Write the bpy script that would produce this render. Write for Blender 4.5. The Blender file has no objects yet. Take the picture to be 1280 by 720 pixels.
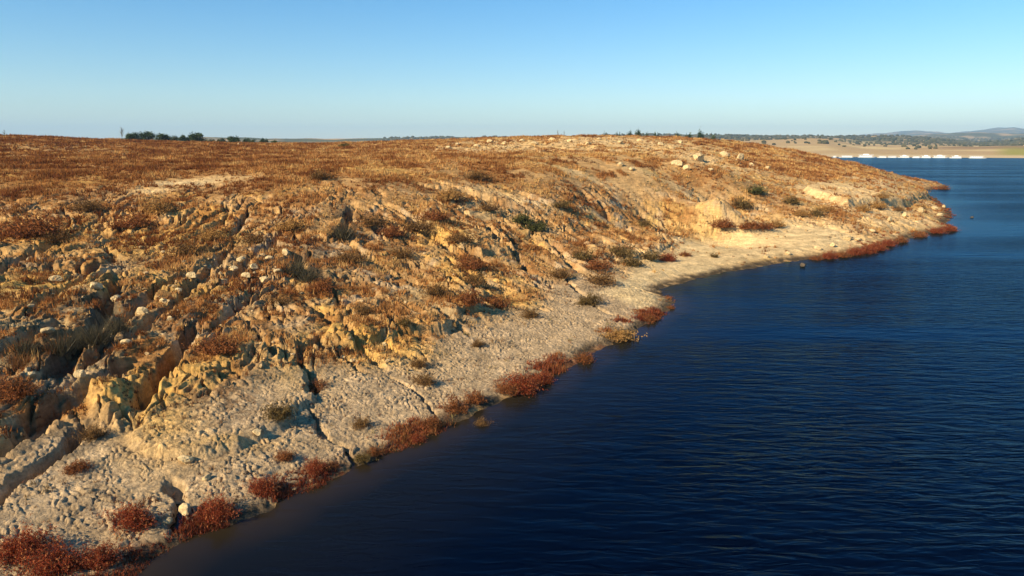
import bpy, math, random
import numpy as np

# ------------------------------------------------------------------ camera, sky, sun, exposure
S = bpy.context.scene
COL = S.collection
rng = np.random.default_rng(7)
random.seed(7)
F = 914.0                      # focal length in pixels of a 1280 wide picture
CAM_Z = 10.0
PITCH = math.atan(176.0 / F)
cd = bpy.data.cameras.new('camera')
cam = bpy.data.objects.new('camera', cd)
COL.objects.link(cam)
cam.location = (0, 0, CAM_Z)
cam.rotation_euler = (math.pi / 2 - PITCH, 0, 0)
cd.sensor_width = 36
cd.lens = F / 1280 * 36
cd.clip_start = 0.1
cd.clip_end = 40000
S.camera = cam

SUN_EL = math.radians(30)
SUN_DIR = np.array([-0.80, -0.60])           # the sun stands to the left, a little behind the camera
SUN_DIR = SUN_DIR / np.linalg.norm(SUN_DIR)
w = bpy.data.worlds.new('World')
S.world = w
w.use_nodes = True
wn = w.node_tree
sky = wn.nodes.new('ShaderNodeTexSky')
sky.sky_type = 'NISHITA'
sky.sun_disc = False
sky.sun_elevation = SUN_EL
sky.sun_rotation = math.atan2(SUN_DIR[0], SUN_DIR[1])
sky.altitude = 300
sky.air_density = 1.15
sky.dust_density = 0.0
sky.ozone_density = 4.5
bg = wn.nodes['Background']
bg.inputs[1].default_value = 0.083
hs_ = wn.nodes.new('ShaderNodeHueSaturation')
hs_.inputs['Saturation'].default_value = 1.32
wn.links.new(sky.outputs[0], hs_.inputs['Color'])
wn.links.new(hs_.outputs[0], bg.inputs[0])
sd = bpy.data.lights.new('sun', 'SUN')
sd.energy = 5.0
sd.angle = math.radians(0.5)
sd.color = (1.0, 0.82, 0.56)
sun = bpy.data.objects.new('sun', sd)
COL.objects.link(sun)
from mathutils import Vector
sv = Vector((SUN_DIR[0] * math.cos(SUN_EL), SUN_DIR[1] * math.cos(SUN_EL), math.sin(SUN_EL)))
sun.rotation_euler = sv.to_track_quat('Z', 'Y').to_euler()
sun.location = (0, 0, 60)
S.view_settings.view_transform = 'Standard'
S.view_settings.look = 'None'
S.view_settings.gamma = 1
S.view_settings.exposure = 0.92

# ------------------------------------------------------------------ helpers
def tag(o, label=None, cat=None, group=None, kind=None):
    if label: o['label'] = label
    if cat: o['category'] = cat
    if group: o['group'] = group
    if kind: o['kind'] = kind
    return o

def mesh_np(name, verts, tris=None, quads=None, cols=None, attrs=None, smooth=False, mat=None, normals=None):
    me = bpy.data.meshes.new(name)
    verts = np.asarray(verts, dtype=np.float32)
    me.vertices.add(len(verts))
    me.vertices.foreach_set('co', verts.ravel())
    loops = []; starts = []; off = 0
    for f, n in ((tris, 3), (quads, 4)):
        if f is not None and len(f):
            f = np.asarray(f, dtype=np.int32)
            loops.append(f.ravel())
            starts.append(off + np.arange(len(f), dtype=np.int32) * n)
            off += f.size
    loops = np.concatenate(loops); starts = np.concatenate(starts)
    me.loops.add(len(loops))
    me.loops.foreach_set('vertex_index', loops)
    me.polygons.add(len(starts))
    me.polygons.foreach_set('loop_start', starts)
    if smooth:
        me.polygons.foreach_set('use_smooth', np.ones(len(starts), dtype=bool))
    else:
        me.polygons.foreach_set('use_smooth', np.zeros(len(starts), dtype=bool))
    me.update(calc_edges=True)
    if cols is not None:
        a = me.attributes.new('Col', 'FLOAT_COLOR', 'POINT')
        c4 = np.ones((len(verts), 4), dtype=np.float32); c4[:, :3] = cols
        a.data.foreach_set('color', c4.ravel())
    for k, v in (attrs or {}).items():
        a = me.attributes.new(k, 'FLOAT', 'POINT')
        a.data.foreach_set('value', np.asarray(v, dtype=np.float32).ravel())
    if mat: me.materials.append(mat)
    return me

def link(name, me, parent=None, loc=(0, 0, 0), rz=0.0, sc=None):
    o = bpy.data.objects.new(name, me)
    COL.objects.link(o)
    o.location = loc
    o.rotation_euler = (0, 0, rz)
    if sc: o.scale = sc
    if parent: o.parent = parent
    return o

def sst(a, b, x):
    t = np.clip((x - a) / (b - a), 0, 1)
    return t * t * (3 - 2 * t)

def _h(ix, iy, seed):
    h = (ix.astype(np.uint32) * np.uint32(374761393) + iy.astype(np.uint32) * np.uint32(668265263)
         + np.uint32((seed * 2246822519 + 3266489917) & 0xffffffff))
    h = (h ^ (h >> np.uint32(13))) * np.uint32(1274126177)
    return h ^ (h >> np.uint32(16))

def noise(x, y, seed=0):
    xi = np.floor(x); yi = np.floor(y)
    fx = (x - xi).astype(np.float32); fy = (y - yi).astype(np.float32)
    xi = xi.astype(np.int64); yi = yi.astype(np.int64)
    u = fx * fx * fx * (fx * (fx * 6 - 15) + 10); v = fy * fy * fy * (fy * (fy * 6 - 15) + 10)
    def g(ax, ay, dx, dy):
        a = _h(ax, ay, seed).astype(np.float32) * np.float32(2 * math.pi / 4294967296.0)
        return np.cos(a) * dx + np.sin(a) * dy
    n00 = g(xi, yi, fx, fy); n10 = g(xi + 1, yi, fx - 1, fy)
    n01 = g(xi, yi + 1, fx, fy - 1); n11 = g(xi + 1, yi + 1, fx - 1, fy - 1)
    a = n00 + u * (n10 - n00); b = n01 + u * (n11 - n01)
    return (a + v * (b - a)) * 1.5

def fbm(x, y, sc, oct=4, seed=0, gain=0.5, ridge=False):
    s = 0; a = 1.0; t = 0; x = x / sc; y = y / sc
    for i in range(oct):
        n = noise(x + 17.3 * i, y - 9.1 * i, seed + i)
        if ridge: n = 1 - 2 * np.abs(n)
        s = s + a * n; t += a; a *= gain
        x, y = 2.03 * (x * 0.8 - y * 0.6), 2.03 * (x * 0.6 + y * 0.8)
    return s / t

def worley(x, y, sc, seed=0, want='both'):
    x = x / sc; y = y / sc
    xi = np.floor(x).astype(np.int64); yi = np.floor(y).astype(np.int64)
    f1 = np.full(x.shape, 9.0, np.float32); f2 = f1.copy(); cid = np.zeros(x.shape, np.float32)
    for dx in (-1, 0, 1):
        for dy in (-1, 0, 1):
            cx = xi + dx; cy = yi + dy
            h = _h(cx, cy, seed)
            px = cx + (h & np.uint32(1023)).astype(np.float32) / 1023.0
            py = cy + ((h >> np.uint32(10)) & np.uint32(1023)).astype(np.float32) / 1023.0
            d = np.hypot(x - px, y - py).astype(np.float32)
            c = ((h >> np.uint32(20)) & np.uint32(1023)).astype(np.float32) / 1023.0
            near = d < f1
            f2 = np.where(near, f1, np.minimum(f2, d))
            cid = np.where(near, c, cid)
            f1 = np.where(near, d, f1)
    return f1, f2, cid

def ray(px, py):
    """azimuth and slope (drop per metre of horizontal distance) of the view ray through a photo pixel"""
    u = (px - 640.0) / F; v = (py - 360.0) / F
    dx = u; dy = math.cos(PITCH) - v * math.sin(PITCH); dz = -(math.sin(PITCH) + v * math.cos(PITCH))
    h = math.hypot(dx, dy)
    return math.atan2(dx, dy), -dz / h

def on_z(px, py, z=0.0):
    a, t = ray(px, py); r = (CAM_Z - z) / t
    return r * math.sin(a), r * math.cos(a)

def on_r(px, py, Y):
    a, t = ray(px, py); r = Y / math.cos(a)
    return Y * math.tan(a), Y, CAM_Z - r * t

# ------------------------------------------------------------------ materials
def mat(name, rough=1.0, spec=0.0):
    m = bpy.data.materials.new(name); m.use_nodes = True
    nt = m.node_tree
    b = nt.nodes['Principled BSDF']
    b.inputs['Roughness'].default_value = rough
    b.inputs['Specular IOR Level'].default_value = spec
    return m, nt, b

def N(nt, t, **kw):
    n = nt.nodes.new(t)
    for k, v in kw.items():
        if k in n.inputs.keys(): n.inputs[k].default_value = v
        else: setattr(n, k, v)
    return n

def noise_colour_mat(name, c1, c2, scale=6.0, rough=0.9, spec=0.1, bump=0.0, detail=4):
    m, nt, b = mat(name, rough, spec)
    tc = N(nt, 'ShaderNodeTexCoord'); nz = N(nt, 'ShaderNodeTexNoise', Scale=scale, Detail=detail)
    nt.links.new(tc.outputs['Object'], nz.inputs['Vector'])
    r = N(nt, 'ShaderNodeValToRGB')
    r.color_ramp.elements[0].position = 0.35; r.color_ramp.elements[1].position = 0.65
    r.color_ramp.elements[0].color = (*c1, 1); r.color_ramp.elements[1].color = (*c2, 1)
    nt.links.new(nz.outputs['Fac'], r.inputs['Fac'])
    nt.links.new(r.outputs['Color'], b.inputs['Base Color'])
    if bump:
        bp = N(nt, 'ShaderNodeBump', Strength=1.0, Distance=bump)
        nt.links.new(nz.outputs['Fac'], bp.inputs['Height'])
        nt.links.new(bp.outputs['Normal'], b.inputs['Normal'])
    return m

def ground_mat():
    m, nt, b = mat('soil')
    at = N(nt, 'ShaderNodeAttribute', attribute_name='Col')
    g = N(nt, 'ShaderNodeNewGeometry')
    n1 = N(nt, 'ShaderNodeTexNoise', Scale=7.0, Detail=8.0, Roughness=0.7)
    n2 = N(nt, 'ShaderNodeTexNoise', Scale=1.1, Detail=5.0, Roughness=0.6)
    mp = N(nt, 'ShaderNodeMapping'); mp.inputs['Scale'].default_value = (1, 1, 5.5)
    nt.links.new(g.outputs['Position'], mp.inputs['Vector']); nt.links.new(mp.outputs[0], n2.inputs['Vector'])
    nt.links.new(g.outputs['Position'], n1.inputs['Vector'])
    mr = N(nt, 'ShaderNodeMapRange'); mr.inputs['From Min'].default_value = 0.3; mr.inputs['From Max'].default_value = 0.7
    mr.inputs['To Min'].default_value = 0.66; mr.inputs['To Max'].default_value = 1.30
    nt.links.new(n1.outputs['Fac'], mr.inputs['Value'])
    mr2 = N(nt, 'ShaderNodeMapRange'); mr2.inputs['From Min'].default_value = 0.3; mr2.inputs['From Max'].default_value = 0.7
    mr2.inputs['To Min'].default_value = 0.72; mr2.inputs['To Max'].default_value = 1.22
    nt.links.new(n2.outputs['Fac'], mr2.inputs['Value'])
    mu = N(nt, 'ShaderNodeMath', operation='MULTIPLY')
    nt.links.new(mr.outputs[0], mu.inputs[0]); nt.links.new(mr2.outputs[0], mu.inputs[1])
    vm = N(nt, 'ShaderNodeVectorMath', operation='SCALE')
    nt.links.new(at.outputs['Color'], vm.inputs[0]); nt.links.new(mu.outputs[0], vm.inputs['Scale'])
    nt.links.new(vm.outputs[0], b.inputs['Base Color'])
    nb = N(nt, 'ShaderNodeTexNoise', Scale=9.0, Detail=6.0, Roughness=0.65)
    nt.links.new(g.outputs['Position'], nb.inputs['Vector'])
    bp = N(nt, 'ShaderNodeBump', Strength=0.9, Distance=0.07)
    nt.links.new(nb.outputs['Fac'], bp.inputs['Height'])
    nb2 = N(nt, 'ShaderNodeTexNoise', Scale=2.6, Detail=7.0, Roughness=0.68, Distortion=0.6)
    nt.links.new(g.outputs['Position'], nb2.inputs['Vector'])
    bp2 = N(nt, 'ShaderNodeBump', Strength=0.7, Distance=0.12)
    nt.links.new(nb2.outputs['Fac'], bp2.inputs['Height']); nt.links.new(bp.outputs['Normal'], bp2.inputs['Normal'])
    nt.links.new(bp2.outputs['Normal'], b.inputs['Normal'])
    return m

def col_mat(name, rough=0.9, spec=0.05, trans=0.25):
    """vertex coloured foliage: diffuse plus some light through the blades"""
    m = bpy.data.materials.new(name); m.use_nodes = True
    nt = m.node_tree; nt.nodes.remove(nt.nodes['Principled BSDF'])
    out = nt.nodes['Material Output']
    at = N(nt, 'ShaderNodeAttribute', attribute_name='Col')
    d = N(nt, 'ShaderNodeBsdfDiffuse'); t = N(nt, 'ShaderNodeBsdfTranslucent')
    mx = N(nt, 'ShaderNodeMixShader'); mx.inputs[0].default_value = trans
    nt.links.new(at.outputs['Color'], d.inputs['Color']); nt.links.new(at.outputs['Color'], t.inputs['Color'])
    nt.links.new(d.outputs[0], mx.inputs[1]); nt.links.new(t.outputs[0], mx.inputs[2])
    nt.links.new(mx.outputs[0], out.inputs['Surface'])
    return m

# ------------------------------------------------------------------ coast line (world, metres)
coast_px = [(165, 722), (190, 697), (215, 684), (245, 668), (290, 655), (335, 640), (352, 622), (395, 607), (432, 592),
            (470, 572), (505, 560), (545, 538), (590, 519), (640, 494), (672, 480), (700, 466), (725, 452),
            (748, 436), (775, 424), (800, 413), (812, 401), (836, 388), (841, 377), (826, 366), (836, 359), (852, 354),
            (880, 347), (915, 339), (960, 331), (1000, 326), (1040, 321), (1070, 318), (1100, 309),
            (1125, 303), (1150, 294), (1175, 289), (1196, 286), (1183, 279), (1189, 270), (1188, 263), (1176, 256),
            (1172, 249), (1155, 243), (1148, 238), (1166, 237), (1186, 233), (1160, 228.5)]
coast = [(-900, -700), (-120, -110), (-45, -38), (-26, -9), (-17, 4)] + [on_z(a, b) for a, b in coast_px]
coast += [(118, 260), (112, 330), (110, 420), (140, 600), (160, 800), (100, 1100), (-900, 1100)]
coast = np.array(coast)

def signed_dist(x, y, poly):
    d = np.full(x.shape, 1e9, np.float32); inside = np.zeros(x.shape, bool)
    n = len(poly)
    for i in range(n):
        ax, ay = poly[i]; bx, by = poly[(i + 1) % n]
        ex, ey = bx - ax, by - ay
        t = np.clip(((x - ax) * ex + (y - ay) * ey) / (ex * ex + ey * ey), 0, 1)
        d = np.minimum(d, np.hypot(x - ax - t * ex, y - ay - t * ey))
        c = ((ay > y) != (by > y)) & (x < (bx - ax) * (y - ay) / (by - ay + 1e-12) + ax)
        inside ^= c
    return np.where(inside, d, -d)

def seg_dist(x, y, pts):
    """distance to a polyline and position 0..1 along it"""
    d = np.full(x.shape, 1e9, np.float32); tt = np.zeros(x.shape, np.float32)
    n = len(pts) - 1
    for i in range(n):
        ax, ay = pts[i]; bx, by = pts[i + 1]
        ex, ey = bx - ax, by - ay
        t = np.clip(((x - ax) * ex + (y - ay) * ey) / (ex * ex + ey * ey + 1e-9), 0, 1)
        q = np.hypot(x - ax - t * ex, y - ay - t * ey)
        m = q < d
        d = np.where(m, q, d); tt = np.where(m, (i + t) / n, tt)
    return d, tt

# ------------------------------------------------------------------ land grid: rings and spokes, finest in view
az_in = np.radians(np.arange(-37.5, 37.5, 0.056))
az_l = np.radians(np.concatenate([np.arange(-180, -60, 3.0), np.arange(-60, -37.6, 0.4)]))
az_r = np.radians(np.concatenate([np.arange(37.6, 60, 0.4), np.arange(60, 180.1, 3.0)]))
AZ = np.concatenate([az_l, az_in, az_r])
LR = np.concatenate([np.arange(math.log(5), math.log(13), 0.02), np.arange(math.log(13), math.log(230), 0.0025),
                     np.arange(math.log(230), math.log(1000), 0.02)])
R = np.exp(LR)
AA, RR = np.meshgrid(AZ, R, indexing='ij')
X = RR * np.sin(AA); Y = RR * np.cos(AA)

# broad relief: heights read at spots of the photo, joined by a thin plate
ctl = []
def cz(px, py, z):
    x, y = on_z(px, py, z); ctl.append((x, y, z))
def cy(px, py, yy):
    ctl.append(on_r(px, py, yy))
for px, lst in {
    0: [(720, .35), (600, 1.2), (500, 2.2), (420, 3.2), (350, 4.3), (300, 5.4), (260, 6.4), (220, 7.7)],
    100: [(700, .15), (600, .9), (520, 1.6), (440, 2.6), (370, 3.7), (310, 4.9), (260, 6.3), (220, 7.7)],
    200: [(640, .35), (580, .8), (500, 1.5), (420, 2.5), (350, 3.8), (300, 5.0), (260, 6.2), (220, 7.6)],
    300: [(600, .45), (520, 1.0), (440, 2.0), (380, 3.0), (330, 4.1), (290, 5.2), (250, 6.5), (220, 7.6)],
    400: [(560, .3), (500, .8), (440, 1.5), (400, 2.2), (350, 3.3), (300, 4.8), (260, 6.1), (220, 7.6)],
    500: [(520, .3), (460, .75), (410, 1.4), (370, 2.2), (330, 3.3), (290, 4.7), (250, 6.2), (220, 7.5)],
    600: [(480, .25), (430, .6), (390, 1.1), (350, 2.1), (310, 3.3), (280, 4.4), (250, 5.8), (220, 7.3)],
    700: [(440, .2), (400, .5), (370, .9), (340, 1.5), (310, 2.5), (280, 3.8), (250, 5.4), (220, 7.1)],
    755: [(400, .3), (370, .7), (340, 1.1), (310, 1.8), (280, 3.2), (250, 5.0)],
    800: [(375, .35), (348, .5), (325, .9), (300, 1.5), (272, 2.8), (248, 4.6), (220, 6.8)],
    850: [(338, .3), (318, .6), (300, 1.0), (285, 1.7), (268, 2.9), (248, 4.6)],
    900: [(322, .35), (308, .6), (295, .95), (282, 1.5), (267, 2.9), (245, 5.0), (220, 6.6)],
    1000: [(310, .6), (290, 1.3), (270, 2.4), (250, 3.4), (230, 4.6), (210, 6.3)],
    1100: [(292, 1.0), (270, 2.0), (250, 2.9), (235, 3.5)],
    1150: [(277, .9), (258, 1.4)]}.items():
    for py, z in lst:
        cz(px, py, z * (1 - .20 * float(sst(215, 320, py)) * (px <= 760)))
for px, py, yy in [(-100, 190, 90), (0, 192, 95), (0, 170, 150), (-200, 165, 150), (150, 195, 92), (100, 176, 150), (150, 178, 150), (250, 181, 150), (300, 199, 90), (350, 183, 150),
                   (450, 196, 92), (500, 178, 160), (600, 196, 95), (620, 173.5, 165), (700, 192, 102), (700, 171, 165),
                   (800, 195, 110), (800, 172, 172), (870, 173.5, 180), (900, 200, 120), (935, 180, 190), (1000, 191.5, 185),
                   (1060, 203, 168), (1100, 217, 160), (1140, 231, 150)]:
    cy(px, py, yy)
ctl += [(-60, 20, 8), (-90, 60, 11), (-60, -20, 6), (-200, 0, 12), (-200, 150, 13), (-150, 260, 11), (-60, 260, 8.5), (0, 280, 8),
        (40, 260, 8.5), (70, 240, 8), (95, 215, 4), (-300, 600, 8), (-100, 600, 6), (60, 600, 5), (-400, 900, 6), (0, 900, 4), (-500, -300, 8)]
ctl = np.array(ctl)
def lp(x, y):
    return np.stack([np.arctan2(x, y), np.log(np.hypot(x, y))], -1)
C = lp(ctl[:, 0], ctl[:, 1]); nC = len(C)
def U(d2): return 0.5 * d2 * np.log(d2 + 1e-9)
D2 = ((C[:, None] - C[None]) ** 2).sum(-1)
A = np.zeros((nC + 3, nC + 3)); A[:nC, :nC] = U(D2) + np.eye(nC) * 2e-4
A[:nC, nC] = 1; A[:nC, nC + 1:] = C; A[nC:, :nC] = A[:nC, nC:].T
sol = np.linalg.solve(A, np.concatenate([ctl[:, 2], np.zeros(3)]))
def tps(a, l):
    out = sol[nC] + sol[nC + 1] * a + sol[nC + 2] * l
    for i in range(nC):
        out = out + sol[i] * U((a - C[i, 0]) ** 2 + (l - C[i, 1]) ** 2)
    return out
ga = np.linspace(-math.pi, math.pi, 900); gl = np.linspace(LR[0], LR[-1], 400)
G = tps(ga[:, None], gl[None]).clip(-1, 16)
def bil(G, gx, gy, x, y):
    i = np.clip(np.searchsorted(gx, x) - 1, 0, len(gx) - 2); j = np.clip(np.searchsorted(gy, y) - 1, 0, len(gy) - 2)
    fx = (x - gx[i]) / (gx[i + 1] - gx[i]); fy = (y - gy[j]) / (gy[j + 1] - gy[j])
    return (G[i, j] * (1 - fx) * (1 - fy) + G[i + 1, j] * fx * (1 - fy) + G[i, j + 1] * (1 - fx) * fy + G[i + 1, j + 1] * fx * fy)
BASE = bil(G, ga, gl, AA, np.broadcast_to(LR[None], AA.shape))
SD = signed_dist(X, Y, coast)
scl = np.clip(RR / 30.0, 0.6, 4)
SN = SD + np.minimum(scl, 1.5) * (0.30 * fbm(X, Y, 3.0, 3, 5) + 0.35 * fbm(X, Y, 1.0, 3, 9)) * sst(700, 200, RR)
wsh = sst(0.2, 2.6, SN / scl)
H = np.where(SN > 0, (1 - wsh) * np.minimum(SN * 0.22, 1.0) + wsh * np.maximum(BASE, 0.15), np.maximum(SN * 0.16, -2.5))

def cast(px, py, grid):
    """first ground point met by the view ray through a photo pixel"""
    a, t = ray(px, py)
    i = min(max(int(np.searchsorted(AZ, a)), 0), len(AZ) - 1)
    zr = CAM_Z - R * t
    hit = np.nonzero((zr <= grid[i]) & (R > 9))[0]
    if len(hit) == 0: j = int(np.argmin(np.abs(zr - grid[i])))
    else: j = hit[0]
    return R[j] * math.sin(a), R[j] * math.cos(a)

H0 = H.copy()
def P(px, py): return cast(px, py, H0)
def PL(pts): return [P(a, b) for a, b in pts]

def patch(px, py, rx, ry):
    """soft ellipse on the ground, given by a photo spot and its half sizes there; stored as real ground axes"""
    c = np.array(P(px, py)); e1 = np.array(P(px + rx, py)) - c
    r0 = np.hypot(*c); hi = np.hypot(*P(px, py - ry)); lo = np.hypot(*P(px, py + ry))
    rad = c / r0; L = max(abs(hi - lo) / 2, 0.3)
    Wd = max(rx / F * r0, 0.2)
    tx, ty = rad[1], -rad[0]
    dx = X - c[0]; dy = Y - c[1]
    return np.exp(-(((dx * tx + dy * ty) / Wd) ** 2 + ((dx * rad[0] + dy * rad[1]) / L) ** 2))

land = sst(0.0, 1.0, SN / scl)
# masks: where the broken slope, the clay beach and the plateau lie
inl = SD / scl
wob = fbm(X, Y, 6.0, 3, 21)
beach = sst(0, 0.5, SN) * sst(8.0 / 1.1, 5.0 / 1.1, SD + 2.2 * wob - 0.6) * sst(62, 45, RR) 
PYB = (CAM_Z - H0) / RR      # how far down the ground lies per metre: plateau is where this is small
plateau = sst(0.085, 0.035, PYB + 0.012 * wob) * land * sst(3, 12, SD)
cove_poly = np.array(PL([(755, 366), (790, 342), (830, 318), (862, 300), (930, 286), (985, 284), (1030, 284), (1070, 296)]) + [on_z(a, b) for a, b in
            [(1060, 322), (1000, 330), (915, 344), (850, 362), (836, 374), (832, 386), (800, 390)]])
cove = sst(-.9, .8, signed_dist(X, Y, cove_poly) + .9 * fbm(X, Y, 3.0, 3, 23)) * sst(105, 85, RR * (1 + 0 * RR))
slope = land * (1 - plateau) * (1 - beach) * (1 - .93 * cove)

# broken relief
wx = X + 1.6 * fbm(X, Y, 5.0, 2, 31); wy = Y + 1.6 * fbm(X, Y, 5.0, 2, 37)
big = fbm(wx, wy, 5.5, 4, 41)
# rills that run down towards the water: stretched along the fall line
dn = np.array([0.87, -0.49]); al = np.array([0.49, 0.87])
s1 = wx * dn[0] + wy * dn[1]; s2 = wx * al[0] + wy * al[1]
lf = sst(-.16, -.34, AA + .05 * wob)           # towards the left the rills turn to run at the camera
ra, rb = .12 * wx + .99 * wy, .99 * wx - .12 * wy
rill = (1 - lf) * fbm(s1 / 3.6, s2, 1.2, 4, 51, ridge=True) + lf * fbm(ra / 4.0, rb, 1.2, 4, 53, ridge=True)
def cracks(sc, st, seed, wid):
    n_ = (1 - lf) * fbm(s1 / st, s2, sc, 3, seed) + lf * fbm(ra / st, rb, sc, 3, seed + 5)
    return sst(wid, wid * .25, np.abs(n_))
ledge = fbm(s1, s2 / 3.0, 1.5, 4, 57)
far = sst(60, 120, RR)
H = H + slope * (0.27 * big + 0.30 * (rill - 0.15) * (1 - 0.3 * far))
# ledges: low steps with steep faces
q = ledge * 3.2 + 0.5 * big
stp = np.floor(q) + sst(0.0, 0.22, q - np.floor(q))
H = H + slope * 0.11 * (stp - q)
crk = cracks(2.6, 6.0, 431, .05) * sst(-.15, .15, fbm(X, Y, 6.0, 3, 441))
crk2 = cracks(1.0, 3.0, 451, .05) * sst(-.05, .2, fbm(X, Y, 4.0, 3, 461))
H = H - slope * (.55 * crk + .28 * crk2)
crag = sst(-0.05, 0.35, fbm(X, Y, 7.0, 3, 61) + 0.1)
def clods(sc, seed, warp=0.3):
    a, b, c = worley(X + warp * noise(X / sc, Y / sc, seed), Y + warp * noise(X / sc + 7, Y / sc, seed + 1), sc, seed)
    return a, b, c
f1, f2, c1 = clods(0.62, 71)
H = H + slope * crag * (0.035 * sst(0.0, 0.35, f2 - f1) * (0.25 + c1) * sst(0.95, 0.2, f1))
H = H + slope * (0.08 * fbm(wx, wy, 0.9, 5, 77, ridge=True) + 0.07 * fbm(s1 / 2.0, s2, 0.35, 4, 79) * (1 - .5 * far))
f1b, f2b, c1b = clods(0.27, 73, 0.15)
H = H + slope * crag * 0.03 * sst(0.0, 0.4, f2b - f1b) * (0.3 + c1b)
H = H + plateau * (0.35 * fbm(X, Y, 9.0, 4, 81) + 0.16 * fbm(X, Y, 1.6, 4, 83))
k1, k2, kc = worley(s1 / 2.2 + .5 * fbm(X, Y, 1.0, 3, 401), s2 + .5 * fbm(X, Y, 1.0, 3, 405), 1.25, 411)
cleft = slope * sst(-.1, .25, fbm(X, Y, 5.0, 3, 415)) * sst(.13, .03, k2 - k1) * (1 - .4 * far)
H = H - .42 * cleft + slope * .12 * (kc - .5)
# clay beach: hummocky trodden mud
sx = X * al[0] + Y * al[1]; sy = X * dn[0] + Y * dn[1]
rot = 0.5
mxx = X * math.cos(rot) + Y * math.sin(rot); mxy = -X * math.sin(rot) + Y * math.cos(rot)
g1, g2, gc = worley(mxx / 1.7 + 0.2 * noise(X * 1.5, Y * 1.5, 3), mxy + 0.2 * noise(X * 1.5, Y * 1.5, 4), 0.165, 91)
rough_b = sst(66, 40, RR)
rough_b = rough_b * (.6 + .6 * sst(-.3, .3, fbm(X, Y, 2.4, 3, 499)))
H = H + beach * rough_b * (0.075 * sst(0.0, 0.45, g2 - g1) * (0.35 + 0.8 * gc) + 0.05 * fbm(X, Y, 2.2, 3, 95) + .03 * fbm(X, Y, .5, 3, 97))

crest_k = np.clip(patch(730, 183, 190, 10) + patch(890, 206, 60, 10) + .6 * patch(60, 188, 80, 7), 0, 1)
H = H + crest_k * (.55 * fbm(X, Y, 3.2, 4, 471) + .35 * np.abs(fbm(X, Y, 1.3, 3, 475)))
# gullies, each a carved channel:   points of the photo, width, depth
gullies = [
    ([(245, 412), (228, 440), (205, 468), (186, 492), (174, 515)], 0.62, 1.25),
    ([(170, 452), (130, 478), (80, 505), (35, 535), (-30, 580)], 0.7, .95),
    ([(118, 530), (80, 560), (40, 590), (-10, 630)], 0.45, 0.9),
    ([(150, 345), (135, 385), (110, 425), (60, 470)], 0.8, 0.9),
    ([(440, 262), (432, 285), (415, 300)], 0.7, 1.0),
    ([(372, 318), (378, 350)], 0.8, 0.8),
    ([(300, 395), (322, 425), (345, 455), (385, 470), (392, 500)], 0.35, 0.7),
    ([(415, 352), (422, 385), (437, 405)], 0.35, 0.6),
    ([(560, 252), (600, 285), (640, 318), (665, 345)], 0.5, 0.7),
    ([(610, 300), (655, 330), (700, 345), (735, 372)], 0.35, 0.55),
    ([(500, 215), (560, 232), (610, 250), (680, 275), (720, 300)], 0.35, 0.4),
    ([(740, 345), (765, 355), (800, 362), (833, 373)], 0.22, 0.5),
    ([(700, 372), (735, 378), (760, 392), (790, 402)], 0.22, 0.45),
    ([(485, 470), (515, 485), (540, 510), (548, 530)], 0.16, 0.35),
    ([(385, 505), (395, 535), (432, 560), (440, 585)], 0.18, 0.35),
    ([(215, 600), (228, 635), (222, 668)], 0.35, 0.5),
    ([(0, 345), (60, 335), (120, 338)], 0.6, 0.5),
    ([(300, 300), (270, 330), (235, 365), (200, 400)], .6, .75), ([(200, 395), (160, 430), (110, 455), (60, 480)], .6, .7),
    ([(330, 360), (300, 385), (265, 410)], .5, .6), ([(130, 330), (90, 360), (40, 385)], .55, .6), ([(240, 340), (190, 370), (150, 410)], .55, .65),
    ([(470, 250), (510, 270), (540, 300), (580, 325)], .7, .7), ([(600, 250), (640, 275), (680, 300), (720, 330)], .7, .7), ([(640, 240), (690, 262), (740, 285)], .7, .6),
    ([(500, 330), (530, 350), (570, 372)], .55, .55), ([(430, 300), (470, 330), (500, 352)], .6, .6), ([(560, 330), (600, 352), (640, 372)], .55, .5),
    ([(660, 300), (700, 322), (745, 350)], .7, .6), ([(380, 380), (420, 410), (450, 440), (480, 462)], .45, .5), ([(520, 230), (580, 240), (640, 262)], .7, .6),
    ([(80, 300), (40, 320), (-20, 345)], .6, .6), ([(360, 290), (320, 320), (290, 350), (250, 380)], .6, .65), ([(760, 255), (800, 268), (830, 285)], .7, .5),
    ([(80, 400), (40, 425), (-10, 450)], .6, .6),
    ([(820, 290), (830, 303), (838, 314)], 0.3, 0.4),
]
gul = np.zeros_like(H)
for pts, wd, dp in gullies:
    W = np.array(PL(pts)); wd *= .5; dp *= .85
    x0, y0 = W.min(0) - 4; x1, y1 = W.max(0) + 4
    m = (X > x0) & (X < x1) & (Y > y0) & (Y < y1)
    xs, ys = X[m], Y[m]
    xs = xs + 0.35 * fbm(xs, ys, 1.2, 3, 101); ys = ys + 0.35 * fbm(xs, ys, 1.2, 3, 105)
    d, t = seg_dist(xs, ys, W)
    prof = sst(wd * 1.35, wd * 0.4, d + .18 * fbm(xs, ys, .45, 3, 107)) * sst(0.0, 0.12, t + 0.02) * sst(1.05, 0.85, t)
    H[m] -= dp * prof
    gul[m] = np.maximum(gul[m], prof)

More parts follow.
